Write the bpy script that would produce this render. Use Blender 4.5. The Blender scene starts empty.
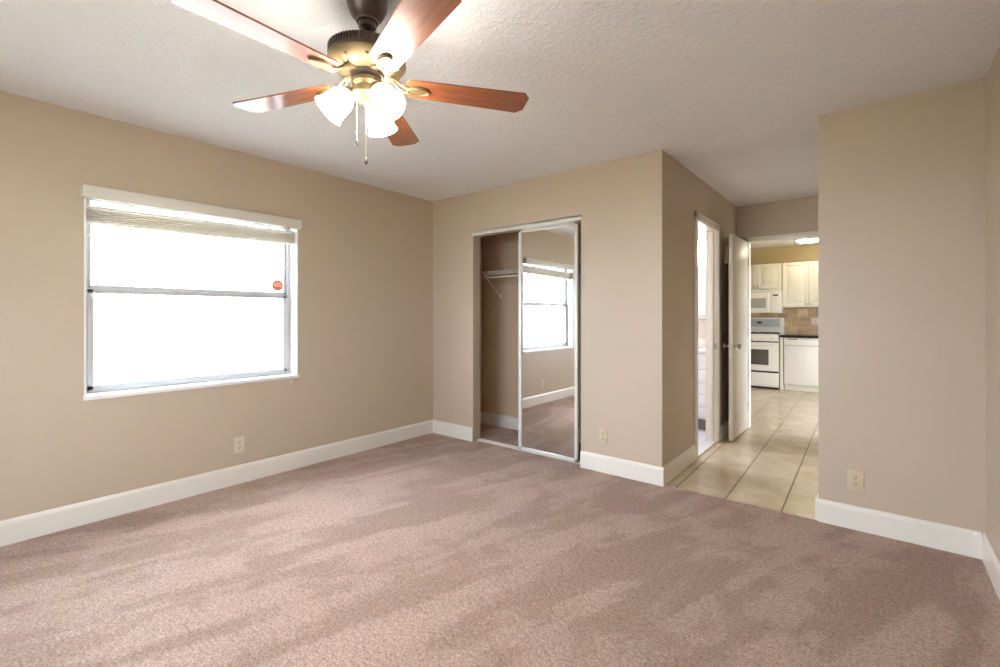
import bpy, bmesh, math, random
from mathutils import Vector, Matrix
PI = math.pi
R = math.radians
random.seed(4)
sc = bpy.context.scene
C = sc.collection

# ------------------------------------------------------------------ camera
cd = bpy.data.cameras.new('camera')
cam = bpy.data.objects.new('camera', cd); C.objects.link(cam)
cam.location = (0, 0, 1.235)
cam.rotation_euler = (PI/2, 0, 0.6838)
cd.sensor_width = 36.0
cd.sensor_fit = 'HORIZONTAL'
cd.lens = 36.0*461.67/1000.0
cd.shift_y = -18.1/1000.0
cd.clip_start = 0.05
sc.camera = cam

# ------------------------------------------------------------------ world, exposure
SKY = 11.0
w = bpy.data.worlds.new('sky'); sc.world = w
w.use_nodes = True
bg = w.node_tree.nodes['Background']
bg.inputs['Color'].default_value = (0.74, 0.81, 1.0, 1)
bg.inputs['Strength'].default_value = SKY
sc.view_settings.view_transform = 'Standard'
sc.view_settings.look = 'None'
sc.view_settings.gamma = 1.0
sc.view_settings.use_curve_mapping = False
sc.view_settings.exposure = 1.38
sc.cycles.max_bounces = 12
sc.cycles.diffuse_bounces = 8
sc.cycles.glossy_bounces = 6
sc.cycles.transparent_max_bounces = 16
sc.cycles.sample_clamp_indirect = 40.0
sc.cycles.caustics_reflective = False
sc.cycles.caustics_refractive = False

sl = bpy.data.lights.new('sun', 'SUN'); sl.energy = 16.0; sl.angle = R(1.0); sl.color = (1.0, 0.96, 0.90)
so = bpy.data.objects.new('sun', sl); C.objects.link(so)
so.rotation_euler = Vector((-0.5, -0.03, -0.86)).to_track_quat('-Z', 'Y').to_euler()

SHADE_E = 22.0          # frosted fan shades
BULB_E = 55.0          # bulbs in the fan shades
KITCHEN_E = 12.0       # flush light in the kitchen
VANITY_E = 9.0        # vanity shades in the bathroom

def portal(loc, rot, sx, sy):
    l = bpy.data.lights.new('window_daylight', 'AREA')
    l.shape = 'RECTANGLE'; l.size = sx; l.size_y = sy
    l.cycles.is_portal = True
    o = bpy.data.objects.new('window_daylight', l); C.objects.link(o)
    o.location = loc; o.rotation_euler = rot
    return o

# ------------------------------------------------------------------ numbers of the room
XL = -3.637      # left wall
YC = 3.338       # closet wall
XE = -1.204      # hall left wall
XS = -0.270      # hall right wall / edge of the short wall
YS = 3.366       # short wall face
XR = 0.429       # right wall
YH = 5.62        # hall end wall
CH = 2.44        # ceiling
YB = -1.55       # wall behind the camera
HB = 0.134       # baseboard height
YK = 9.43        # kitchen back wall

# ------------------------------------------------------------------ materials
def mat(name, col, rough=0.5, metal=0.0, coat=0.0, emit=None, estr=0.0, spec=0.5):
    m = bpy.data.materials.new(name); m.use_nodes = True
    b = m.node_tree.nodes['Principled BSDF']
    b.inputs['Base Color'].default_value = (*col, 1)
    b.inputs['Roughness'].default_value = rough
    b.inputs['Metallic'].default_value = metal
    b.inputs['Coat Weight'].default_value = coat
    b.inputs['Specular IOR Level'].default_value = spec
    if emit:
        b.inputs['Emission Color'].default_value = (*emit, 1)
        b.inputs['Emission Strength'].default_value = estr
    return m

def nodes(m):
    nt = m.node_tree
    return nt, nt.nodes, nt.links, nt.nodes['Principled BSDF']

def objcoord(nt, scale=(1, 1, 1), rot=(0, 0, 0), loc=(0, 0, 0)):
    tc = nt.nodes.new('ShaderNodeTexCoord'); mp = nt.nodes.new('ShaderNodeMapping')
    mp.inputs['Scale'].default_value = scale
    mp.inputs['Rotation'].default_value = rot
    mp.inputs['Location'].default_value = loc
    nt.links.new(tc.outputs['Object'], mp.inputs['Vector'])
    return mp.outputs['Vector']

def noise(nt, vec, scale, detail=3, rough=0.5, dist=0.0):
    n = nt.nodes.new('ShaderNodeTexNoise')
    n.inputs['Scale'].default_value = scale; n.inputs['Detail'].default_value = detail
    n.inputs['Roughness'].default_value = rough; n.inputs['Distortion'].default_value = dist
    nt.links.new(vec, n.inputs['Vector'])
    return n.outputs['Fac']

def ramp(nt, fac, stops):
    r = nt.nodes.new('ShaderNodeValToRGB')
    e = r.color_ramp.elements
    while len(e) < len(stops): e.new(0.5)
    for k, (p, c) in enumerate(stops):
        e[k].position = p; e[k].color = (*c, 1)
    nt.links.new(fac, r.inputs['Fac'])
    return r.outputs['Color']

def mixc(nt, a, b, fac, mode='MIX'):
    n = nt.nodes.new('ShaderNodeMix'); n.data_type = 'RGBA'; n.blend_type = mode
    for s, v in ((n.inputs[0], fac), (n.inputs[6], a), (n.inputs[7], b)):
        if isinstance(v, (int, float)): s.default_value = v
        elif isinstance(v, tuple): s.default_value = (*v, 1)
        else: nt.links.new(v, s)
    return n.outputs[2]

def math_(nt, op, a, b=0.0, c=0.0):
    n = nt.nodes.new('ShaderNodeMath'); n.operation = op
    for s, v in zip(n.inputs, (a, b, c)):
        if isinstance(v, (int, float)): s.default_value = v
        else: nt.links.new(v, s)
    return n.outputs[0]

def bump(nt, h, strength, dist, bsdf):
    n = nt.nodes.new('ShaderNodeBump')
    n.inputs['Strength'].default_value = strength; n.inputs['Distance'].default_value = dist
    nt.links.new(h, n.inputs['Height']); nt.links.new(n.outputs['Normal'], bsdf.inputs['Normal'])

def paint(name, col, rough=0.42, orange=0.0006):
    m = mat(name, col, rough)
    nt, N, L, b = nodes(m)
    v = objcoord(nt)
    bump(nt, noise(nt, v, 90, 2), 0.35, orange, b)
    big = noise(nt, v, 1.3, 2)
    L.new(mixc(nt, tuple(c*0.97 for c in col), tuple(min(1, c*1.03) for c in col), big), b.inputs['Base Color'])
    return m

M_wall = paint('beige wall paint', (0.51, 0.42, 0.312))
M_closet = paint('closet wall paint', (0.56, 0.43, 0.29))
M_kwall = paint('kitchen wall paint', (0.50, 0.40, 0.21))
M_bath = paint('bathroom wall paint', (0.66, 0.62, 0.58))
M_trim = mat('white trim paint', (0.75, 0.72, 0.635), 0.3)
M_door = mat('white door paint', (0.64, 0.595, 0.50), 0.32)
M_white = mat('white vinyl', (0.80, 0.80, 0.78), 0.35)
M_alu = mat('pale grey window aluminium', (0.46, 0.46, 0.45), 0.4)

# ceiling: splattered texture
M_ceil = mat('textured ceiling paint', (0.66, 0.64, 0.59), 0.9)
nt, N, L, b = nodes(M_ceil)
v = objcoord(nt)
h1 = noise(nt, v, 42, 4, 0.65, 0.4)
h2 = noise(nt, v, 110, 2, 0.6)
hh = math_(nt, 'ADD', ramp(nt, h1, [(0.42, (0, 0, 0)), (0.62, (1, 1, 1))]), math_(nt, 'MULTIPLY', h2, 0.5))
bump(nt, hh, 0.55, 0.005, b)
L.new(mixc(nt, (0.74, 0.75, 0.765), (0.82, 0.83, 0.845), h1), b.inputs['Base Color'])

# carpet
M_carpet = mat('cut pile carpet', (0.4, 0.3, 0.24), 1.0, spec=0.1)
nt, N, L, b = nodes(M_carpet)
v = objcoord(nt)
fine = noise(nt, v, 105, 5, 0.8)
mid = noise(nt, v, 42, 4, 0.7)
mp2 = nt.nodes.new('ShaderNodeMapping'); mp2.inputs['Scale'].default_value = (0.5, 2.6, 1)
nt.links.new(objcoord(nt, (1, 1, 1), (0, 0, R(-72))), mp2.inputs['Vector'])
streak = noise(nt, mp2.outputs['Vector'], 1.8, 3, 0.5, 0.6)
patch = noise(nt, v, 3.2, 4, 0.6, 0.8)
spk = ramp(nt, fine, [(0.36, (0.12, 0.066, 0.038)), (0.5, (0.42, 0.282, 0.198)), (0.64, (0.74, 0.565, 0.45))])
spk2 = mixc(nt, spk, ramp(nt, mid, [(0.32, (0.25, 0.158, 0.102)), (0.66, (0.58, 0.42, 0.315))]), 0.42)
nap = ramp(nt, math_(nt, 'ADD', math_(nt, 'MULTIPLY', streak, 0.62), math_(nt, 'MULTIPLY', patch, 0.38)),
           [(0.44, (0.89, 0.86, 0.84)), (0.485, (0.97, 0.96, 0.955)), (0.505, (1.06, 1.07, 1.09)), (0.58, (1.15, 1.17, 1.21))])
L.new(mixc(nt, spk2, nap, 1.0, 'MULTIPLY'), b.inputs['Base Color'])
b.inputs['Sheen Weight'].default_value = 0.16
b.inputs['Sheen Roughness'].default_value = 0.5
b.inputs['Sheen Tint'].default_value = (0.88, 0.88, 1.0, 1)  # bluish tint puts the cool daylight tone into the pile colour
bump(nt, math_(nt, 'ADD', math_(nt, 'MULTIPLY', fine, 0.7), math_(nt, 'ADD', mid, math_(nt, 'MULTIPLY', patch, 0.8))), 0.9, 0.012, b)

# glazed floor tile: square cream tiles, brown grout
M_tile = mat('cream floor tile', (0.6, 0.5, 0.36), 0.14, spec=0.5)
nt, N, L, b = nodes(M_tile)
vec = objcoord(nt, (1, 1, 1), (0, 0, R(-1.06)))
sx = nt.nodes.new('ShaderNodeSeparateXYZ'); L.new(vec, sx.inputs[0])
T = 0.326
def gridline(comp, off, wid):
    t = math_(nt, 'DIVIDE', math_(nt, 'ADD', comp, off), T)
    fr = math_(nt, 'FRACT', t)
    d = math_(nt, 'ABSOLUTE', math_(nt, 'SUBTRACT', fr, 0.5))
    return math_(nt, 'GREATER_THAN', d, 0.5 - wid/T)
# at y 3.355 a line runs through x -0.79
th = R(-1.06)
px_ = -0.79*math.cos(th) - 3.355*math.sin(th)
py_ = -0.79*math.sin(th) + 3.875*math.cos(th)
gx = gridline(sx.outputs['X'], -px_ + 20*T, 0.0042)
gy = gridline(sx.outputs['Y'], -py_ + 20*T, 0.0026)
tone = ramp(nt, noise(nt, vec, 5.5, 5, 0.6), [(0.3, (0.56, 0.45, 0.30)), (0.7, (0.68, 0.575, 0.42))])
g1 = mixc(nt, tone, (0.16, 0.11, 0.065), math_(nt, 'MULTIPLY', gy, 0.6))
L.new(mixc(nt, g1, (0.15, 0.10, 0.06), gx), b.inputs['Base Color'])
gr = math_(nt, 'MAXIMUM', gx, gy)
L.new(math_(nt, 'ADD', math_(nt, 'MULTIPLY', gr, 0.5), 0.16), b.inputs['Roughness'])
bump(nt, math_(nt, 'SUBTRACT', 1.0, gr), 0.4, 0.002, b)

M_bathtile = mat('pale bathroom floor tile', (0.66, 0.66, 0.72), 0.25)
M_marble = mat('white marble threshold', (0.80, 0.79, 0.76), 0.2)

# backsplash: tumbled stone tiles
M_splash = mat('tumbled stone tile', (0.45, 0.33, 0.19), 0.5)
nt, N, L, b = nodes(M_splash)
tc = nt.nodes.new('ShaderNodeTexCoord'); mp = nt.nodes.new('ShaderNodeMapping')
mp.inputs['Rotation'].default_value = (R(90), 0, 0)
L.new(tc.outputs['Object'], mp.inputs['Vector'])
bk = nt.nodes.new('ShaderNodeTexBrick'); bk.offset = 0.5
L.new(mp.outputs['Vector'], bk.inputs['Vector'])
for k, val in (('Scale', 1.0), ('Brick Width', 0.15), ('Row Height', 0.15), ('Mortar Size', 0.004), ('Mortar Smooth', 0.1)):
    bk.inputs[k].default_value = val
bk.inputs['Color1'].default_value = (0.42, 0.29, 0.16, 1)
bk.inputs['Color2'].default_value = (0.66, 0.52, 0.31, 1)
bk.inputs['Mortar'].default_value = (0.42, 0.35, 0.25, 1)
L.new(mixc(nt, bk.outputs['Color'], ramp(nt, noise(nt, mp.outputs['Vector'], 9, 4, 0.6), [(0.3, (0.75, 0.70, 0.66)), (0.7, (1.15, 1.12, 1.05))]), 1.0, 'MULTIPLY'), b.inputs['Base Color'])

# fan materials
def wood(name, dark, light, rough=0.35, coat=1.0):
    m = mat(name, light, rough, coat=coat)
    nt, N, L, b = nodes(m)
    b.inputs['Coat Roughness'].default_value = 0.12
    b.inputs['Coat IOR'].default_value = 1.6
    vv = objcoord(nt, (1.6, 22, 22))
    n1 = noise(nt, vv, 2.2, 5, 0.62, 0.6)
    L.new(ramp(nt, n1, [(0.3, dark), (0.7, light)]), b.inputs['Base Color'])
    return m
M_blade = wood('reddish walnut fan blade', (0.15, 0.040, 0.013), (0.34, 0.105, 0.034))
M_bronze = mat('dark bronze', (0.10, 0.075, 0.062), 0.38, 0.7)
M_brass = mat('antique brass', (0.23, 0.17, 0.09), 0.5, 0.75)
M_chain = mat('brass chain', (0.62, 0.54, 0.38), 0.4, 0.8)
M_shade = mat('frosted glass shade lit', (0.95, 0.93, 0.88), 0.3, emit=(1.0, 0.93, 0.83), estr=SHADE_E)
M_bulb = mat('lit bulb', (1, 1, 1), 0.3, emit=(1.0, 0.92, 0.81), estr=BULB_E)
M_klight = mat('lit kitchen diffuser', (1, 1, 1), 0.3, emit=(1.0, 0.86, 0.62), estr=KITCHEN_E)
M_blight = mat('added bathroom diffuser', (1, 1, 1), 0.3, emit=(0.93, 0.94, 1.0), estr=9.0)
M_vlight = mat('lit vanity shade', (1, 1, 1), 0.3, emit=(1.0, 0.93, 0.85), estr=VANITY_E)

M_blindcloth = mat('pleated shade cloth', (0.75, 0.73, 0.69), 0.8)
nt, N, L, b = nodes(M_blindcloth)
tl = N.new('ShaderNodeBsdfTranslucent'); tl.inputs['Color'].default_value = (0.85, 0.825, 0.775, 1)
mxs = N.new('ShaderNodeMixShader'); mxs.inputs[0].default_value = 0.8
L.new(b.outputs[0], mxs.inputs[1]); L.new(tl.outputs[0], mxs.inputs[2]); L.new(mxs.outputs[0], N['Material Output'].inputs['Surface'])
M_valance = mat('cream blind valance', (0.66, 0.64, 0.56), 0.4)
M_cord = mat('white cord', (0.78, 0.76, 0.70), 0.6)
M_mirror = mat('mirror silver', (0.88, 0.89, 0.88), 0.0, 1.0)
M_mframe = mat('satin white door frame', (0.70, 0.69, 0.64), 0.28, 0.1)
M_track = mat('white floor track', (0.72, 0.68, 0.62), 0.3, 0.2)
M_dark = mat('dark rubber and gap shade', (0.02, 0.018, 0.015), 0.6)
M_almond = mat('almond plastic', (0.56, 0.48, 0.33), 0.35)
M_ivory = mat('pale beige plastic', (0.66, 0.56, 0.43), 0.35)
M_slot = mat('dark socket slot', (0.05, 0.04, 0.03), 0.5)
M_wire = mat('white coated wire', (0.74, 0.72, 0.66), 0.35)
M_knob = mat('satin nickel', (0.48, 0.44, 0.37), 0.28, 0.9)
M_enamel = mat('white enamel', (0.72, 0.70, 0.61), 0.22)
M_cab = mat('cream white cabinet', (0.68, 0.65, 0.53), 0.35)
M_panelgrey = mat('grey control glass', (0.38, 0.40, 0.38), 0.25)
M_ovenglass = mat('dark oven glass', (0.085, 0.08, 0.065), 0.25)
M_black = mat('black granite', (0.02, 0.018, 0.016), 0.15)
M_iron = mat('black cast iron', (0.025, 0.023, 0.02), 0.5)
M_mwglass = mat('grey microwave window', (0.33, 0.33, 0.28), 0.3)
M_bathwhite = mat('white bathroom cabinet', (0.76, 0.75, 0.78), 0.3)
M_ventgrey = mat('dark grey vent', (0.16, 0.14, 0.15), 0.5)
M_redsticker = mat('orange red sticker', (0.75, 0.16, 0.08), 0.5)
M_whitesticker = mat('pale sticker print', (0.85, 0.62, 0.52), 0.5)
M_fence = mat('weathered pale fence wood', (0.50, 0.48, 0.45), 0.8)
nt, N, L, b = nodes(M_fence)
vv = objcoord(nt, (6, 8, 0.9))
L.new(ramp(nt, noise(nt, vv, 2, 5, 0.6), [(0.3, (0.22, 0.215, 0.205)), (0.7, (0.36, 0.355, 0.345))]), b.inputs['Base Color'])
M_lawn = mat('dry lawn', (0.30, 0.33, 0.18), 0.9)
nt, N, L, b = nodes(M_lawn)
L.new(ramp(nt, noise(nt, objcoord(nt), 3, 6, 0.7), [(0.3, (0.22, 0.215, 0.18)), (0.7, (0.33, 0.32, 0.27))]), b.inputs['Base Color'])
M_leaf = mat('pale green leaves', (0.30, 0.38, 0.20), 0.6)
M_bark = mat('grey bark', (0.25, 0.21, 0.17), 0.9)

# clear window glass: passes light, reflects a little
M_glass = bpy.data.materials.new('clear window glass'); M_glass.use_nodes = True
nt = M_glass.node_tree; nt.nodes.clear()
o_ = nt.nodes.new('ShaderNodeOutputMaterial'); tr = nt.nodes.new('ShaderNodeBsdfTransparent')
gl = nt.nodes.new('ShaderNodeBsdfGlossy'); mx = nt.nodes.new('ShaderNodeMixShader'); fr = nt.nodes.new('ShaderNodeLayerWeight')
fr.inputs['Blend'].default_value = 0.5; gl.inputs['Roughness'].default_value = 0.02
tr.inputs['Color'].default_value = (0.95, 0.97, 0.96, 1)
nt.links.new(math_(nt, 'MULTIPLY_ADD', math_(nt, 'POWER', fr.outputs['Facing'], 5.0), 0.45, 0.035), mx.inputs[0]); nt.links.new(tr.outputs[0], mx.inputs[1]); nt.links.new(gl.outputs[0], mx.inputs[2])
nt.links.new(mx.outputs[0], o_.inputs['Surface'])

# ------------------------------------------------------------------ mesh helpers
class MB:
    """Collects shapes into one mesh."""
    def __init__(s): s.bm = bmesh.new()
    def _apply(s, verts, mtx):
        if mtx is not None: bmesh.ops.transform(s.bm, matrix=mtx, verts=verts)
        return s
    def box(s, x0, y0, z0, x1, y1, z1, bev=0.0, seg=2, mtx=None):
        t = bmesh.new()
        r = bmesh.ops.create_cube(t, size=1)
        for v in t.verts:
            v.co = Vector(((x0+x1)/2 + v.co.x*(x1-x0), (y0+y1)/2 + v.co.y*(y1-y0), (z0+z1)/2 + v.co.z*(z1-z0)))
        if bev > 0:
            bmesh.ops.bevel(t, geom=list(t.edges), offset=bev, segments=seg, profile=0.6, affect='EDGES')
        if mtx is not None: bmesh.ops.transform(t, matrix=mtx, verts=list(t.verts))
        s.merge(t); return s
    def merge(s, t):
        me = bpy.data.meshes.new('t'); t.to_mesh(me); t.free()
        s.bm.from_mesh(me); bpy.data.meshes.remove(me)
    def lathe(s, prof, n=32, mtx=None, cap=True):
        """prof: list of (r, z)"""
        t = bmesh.new(); rings = []
        for r, z in prof:
            if r < 1e-5: rings.append([t.verts.new((0, 0, z))])
            else: rings.append([t.verts.new((r*math.cos(2*PI*k/n), r*math.sin(2*PI*k/n), z)) for k in range(n)])
        for a, b in zip(rings, rings[1:]):
            for k in range(n):
                k2 = (k+1) % n
                if len(a) == 1 and len(b) == 1: break
                if len(a) == 1: t.faces.new((a[0], b[k2], b[k]))
                elif len(b) == 1: t.faces.new((a[k], a[k2], b[0]))
                else: t.faces.new((a[k], a[k2], b[k2], b[k]))
        if cap:
            for ring in (rings[0], rings[-1]):
                if len(ring) > 2: t.faces.new(ring)
        bmesh.ops.recalc_face_normals(t, faces=list(t.faces))
        if mtx is not None: bmesh.ops.transform(t, matrix=mtx, verts=list(t.verts))
        s.merge(t); return s
    def tube(s, pts, r, n=10, closed=False):
        t = bmesh.new(); pts = [Vector(p) for p in pts]; rings = []
        m = len(pts); rr = r if isinstance(r, (list, tuple)) else [r]*m
        if max(rr) > 0.0035: n = max(n, 16)
        up = Vector((0, 0, 1))
        for i, p in enumerate(pts):
            d = (pts[min(i+1, m-1)] - pts[max(i-1, 0)]).normalized()
            a = d.cross(up)
            if a.length < 1e-3: a = d.cross(Vector((0, 1, 0)))
            a.normalize(); bb = d.cross(a)
            rings.append([t.verts.new(p + (a*math.cos(2*PI*k/n) + bb*math.sin(2*PI*k/n))*rr[i]) for k in range(n)])
        for a, b in zip(rings, rings[1:]):
            for k in range(n): t.faces.new((a[k], a[(k+1) % n], b[(k+1) % n], b[k]))
        t.faces.new(rings[0]); t.faces.new(rings[-1])
        bmesh.ops.recalc_face_normals(t, faces=list(t.faces))
        s.merge(t); return s
    def prism(s, pts, z0, z1, bev=0.0, mtx=None):
        t = bmesh.new()
        a = [t.verts.new((x, y, z0)) for x, y in pts]; b = [t.verts.new((x, y, z1)) for x, y in pts]
        t.faces.new(a[::-1]); t.faces.new(b)
        n = len(pts)
        for k in range(n): t.faces.new((a[k], a[(k+1) % n], b[(k+1) % n], b[k]))
        bmesh.ops.recalc_face_normals(t, faces=list(t.faces))
        if bev > 0: bmesh.ops.bevel(t, geom=[e for e in t.edges if abs(e.verts[0].co.z-e.verts[1].co.z) < 1e-6], offset=bev, segments=2, affect='EDGES')
        if mtx is not None: bmesh.ops.transform(t, matrix=mtx, verts=list(t.verts))
        s.merge(t); return s
    def sphere(s, c, r, sc_=(1, 1, 1), u=20, v=12):
        t = bmesh.new(); bmesh.ops.create_uvsphere(t, u_segments=u, v_segments=v, radius=r)
        for vv in t.verts: vv.co = Vector((vv.co.x*sc_[0]+c[0], vv.co.y*sc_[1]+c[1], vv.co.z*sc_[2]+c[2]))
        s.merge(t); return s
    def build(s, name, m, parent=None, smooth=True, world=False, kind=None, label=None):
        me = bpy.data.meshes.new(name); s.bm.to_mesh(me); s.bm.free()
        o = bpy.data.objects.new(name, me); C.objects.link(o)
        me.materials.append(m)
        if smooth:
            for p in me.polygons: p.use_smooth = True
            me.set_sharp_from_angle(angle=R(25))
        if parent is not None:
            o.parent = parent
            if world:   # shapes given in room coordinates, parent somewhere else
                o.matrix_parent_inverse = world_of(parent).inverted()
        if kind: o['kind'] = kind
        if label: o['label'] = label
        return o

def world_of(o):
    m = o.matrix_basis.copy()
    if o.parent is not None: m = world_of(o.parent) @ o.matrix_parent_inverse @ m
    return m

def tag(o, label, cat, group=None, kind=None):
    o['label'] = label; o['category'] = cat
    if group: o['group'] = group
    if kind: o['kind'] = kind
    return o
def thing(name, loc, label, cat, group=None, rz=0, kind=None):
    o = bpy.data.objects.new(name, None); C.objects.link(o)
    o.location = loc; o.rotation_euler = (0, 0, rz); o.empty_display_size = 0.1
    return tag(o, label, cat, group, kind)
def copy_tree(o, parent=None):
    c = o.copy(); C.objects.link(c)
    if parent is not None: c.parent = parent
    for ch in list(o.children): copy_tree(ch, c)
    return c
def struct(name, mb, m, label, cat, smooth=False):
    o = mb.build(name, m, None, smooth)
    return tag(o, label, cat, kind='structure')

# ------------------------------------------------------------------ shell
WT = 0.155
# left wall with the window opening
wy0, wy1, wz0, wz1 = 0.563, 1.868, 0.755, 1.985
m = MB()
m.box(XL-WT, YB-WT, -0.3, XL, wy0, CH); m.box(XL-WT, wy1, -0.3, XL, 4.10, CH)
m.box(XL-WT, wy0, -0.3, XL, wy1, wz0); m.box(XL-WT, wy0, wz1, XL, wy1, CH)
struct('wall_left', m, M_wall, 'beige painted wall with the large window', 'wall')
# closet wall (opening 1.19 wide, 2.03 high) + hall side wall as one return
cx0, cx1, cz = -3.061, -1.868, 2.035
m = MB()
m.box(XL, YC, -0.05, cx0, YC+0.11, CH); m.box(cx1, YC, -0.05, XE-0.1, YC+0.11, CH); m.box(cx0, YC, cz, cx1, YC+0.11, CH)
m.box(XE-0.1, YC, -0.05, XE, 4.155, CH); m.box(XE-0.1, 4.835, -0.05, XE, YH, CH); m.box(XE-0.1, 4.155, 2.065, XE, 4.835, CH)
struct('wall_back', m, M_wall, 'beige wall around the closet opening that turns the corner into the hall', 'wall')
# closet interior
m = MB()
m.box(XL, YC+0.11, -0.05, -3.50, 3.985, CH); m.box(XL, 3.985, -0.05, XE-0.1, 4.085, CH); m.box(-1.55, YC+0.11, -0.05, XE-0.1, 3.985, CH)
struct('wall_closet', m, M_closet, 'tan side and back walls inside the closet', 'wall')
# end wall of hall, with door opening
dx0, dx1, dz = -1.093, -0.31, 2.045
m = MB()
m.box(-3.3, YH, -0.05, dx0, YH+0.11, CH); m.box(dx1, YH, -0.05, 1.5, YH+0.11, CH); m.box(dx0, YH, dz, dx1, YH+0.11, CH)
struct('wall_hall', m, M_wall, 'beige wall above and beside the kitchen doorway', 'wall')
# short wall and right wall
m = MB(); m.box(XS, YS, -0.05, 1.5, YH, CH)
struct('wall_short', m, M_wall, 'short beige wall right of the hall opening', 'wall')
m = MB(); m.box(XR, YB-WT, -0.05, XR+WT, YS, CH)
struct('wall_right', m, M_wall, 'beige wall at the right edge of the room', 'wall')
# wall behind the camera with an opening for the added fill window
bx0, bx1, bz0, bz1 = -2.4, -0.7, 0.8, 2.0
m = MB()
m.box(XL, YB-WT, -0.05, bx0, YB, CH); m.box(bx1, YB-WT, -0.05, XR, YB, CH)
m.box(bx0, YB-WT, -0.05, bx1, YB, bz0); m.box(bx0, YB-WT, bz1, bx1, YB, CH)
struct('wall_front', m, M_wall, 'beige wall behind the viewer', 'wall')
m = MB(); m.box(XL-WT-0.35, YB-WT-0.5, CH, 3.4, YK+0.4, CH+0.12)  # reaches past the kitchen wall as an added eave, shading the patio door
struct('ceiling', m, M_ceil, 'off-white ceiling with splattered texture', 'ceiling')
# floors
m = MB(); m.box(XL, YB, -0.08, XR, YC+0.02, 0.0); m.box(XL, YC+0.02, -0.08, XE-0.1, 4.0, 0.0)
struct('floor', m, M_carpet, 'taupe cut pile carpet with vacuum marks', 'carpet')
m = MB(); m.box(XE-0.001, YC+0.02, -0.08, XS+0.02, YH+0.06, -0.004); m.box(-3.2, YH+0.06, -0.08, 1.5, YK+0.05, -0.004)
struct('floor_tile', m, M_tile, 'cream square floor tiles of hall and kitchen', 'tile floor')
m = MB(); m.box(-2.8, 4.085, -0.08, XE-0.1, YH, -0.004)
struct('floor_bathroom', m, M_bathtile, 'pale bathroom floor seen through the narrow doorway', 'tile floor')
# bathroom outer wall with window
m = MB()
m.box(-2.9, 4.085, -0.05, -2.8, 4.15, CH); m.box(-2.9, 5.1, -0.05, -2.8, YH, CH)
m.box(-2.9, 4.15, -0.05, -2.8, 5.1, 0.75); m.box(-2.9, 4.15, 2.15, -2.8, 5.1, CH)
struct('wall_bathroom', m, M_bath, 'pale outer wall of the bathroom', 'wall')
m = MB(); m.box(-2.8, YH-0.012, 0, XE-0.1, YH-0.0005, CH-0.001); m.box(-2.8, 4.0855, 0, XE-0.1, 4.095, CH-0.001)
struct('wall_bathroom', m, M_bath, 'pale painted wall above the bathroom vanity', 'wall')
# kitchen walls
m = MB(); m.box(-3.3, YK, -0.05, 1.6, YK+0.1, CH)
struct('wall_kitchen', m, M_kwall, 'mustard tan kitchen wall above the cabinets', 'wall')
m = MB(); m.box(-3.3, YH+0.11, -0.05, -3.2, YK, CH)
struct('wall_kitchen', m, M_kwall, 'mustard tan side wall of the kitchen', 'wall')
m = MB(); m.box(1.5, YH, -0.05, 1.6, 6.0, CH); m.box(1.5, 7.5, -0.05, 1.6, YK, CH); m.box(1.5, 6.0, 2.05, 1.6, 7.5, CH)
struct('wall_kitchen', m, M_kwall, 'mustard tan kitchen wall with the patio opening', 'wall')

# outside ground
m = MB(); m.box(-40, -30, -0.5, 30, 40, -0.32)
struct('ground', m, M_lawn, 'lawn outside the window', 'ground')

# ------------------------------------------------------------------ baseboards
def baseboard(name, x0, y0, x1, y1, nx, ny, label, t=0.015, h=HB):
    """runs from (x0,y0) to (x1,y1) on the wall plane, profile towards (nx,ny)"""
    d = Vector((x1-x0, y1-y0, 0)); n = Vector((nx, ny, 0)); L_ = d.length; d.normalize()
    prof = [(0, 0), (t, 0), (t, h-0.022), (t-0.002, h-0.014), (t-0.006, h-0.006), (t-0.010, h), (0, h)]
    t_ = bmesh.new()
    A = [t_.verts.new(Vector((x0, y0, 0)) + n*p + Vector((0, 0, q))) for p, q in prof]
    B = [t_.verts.new(Vector((x1, y1, 0)) + n*p + Vector((0, 0, q))) for p, q in prof]
    k = len(prof)
    t_.faces.new(A); t_.faces.new(B)
    for i in range(k): t_.faces.new((A[i], A[(i+1) % k], B[(i+1) % k], B[i]))
    bmesh.ops.recalc_face_normals(t_, faces=list(t_.faces))
    m = MB(); m.merge(t_)
    return struct(name, m, M_trim, label, 'baseboard')
e = 0.0
baseboard('baseboard_left', XL, YB, XL, YC-0.015, 1, 0, 'tall white baseboard under the window wall')
baseboard('baseboard_back', XL, YC, cx0, YC, 0, -1, 'short white baseboard left of the closet')
baseboard('baseboard_back', cx1+0.002, YC, XE+0.015, YC, 0, -1, 'white baseboard between closet and hall corner')
baseboard('baseboard_hall', XE, YC, XE, 4.098, 1, 0, 'white baseboard on the hall wall before the bathroom door')
baseboard('baseboard_hall', XE, 4.90, XE, YH, 1, 0, 'white baseboard behind the open white door')
baseboard('baseboard_short', XS-0.015, YS, XR-0.015, YS, 0, -1, 'white baseboard under the short right wall')
baseboard('baseboard_short', XS, YS, XS, YH, -1, 0, 'white baseboard on the hidden side of the short wall')
baseboard('baseboard_right', XR, YB, XR, YS, -1, 0, 'white baseboard along the right wall')
baseboard('baseboard_front', XL, YB, XR, YB, 0, 1, 'white baseboard behind the viewer')
baseboard('baseboard_closet', -3.50, 3.985, -1.55, 3.985, 0, -1, 'baseboard at the back of the closet')
baseboard('baseboard_closet', -3.50, YC+0.11, -3.50, 3.97, 1, 0, 'baseboard at the left side of the closet')

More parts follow.
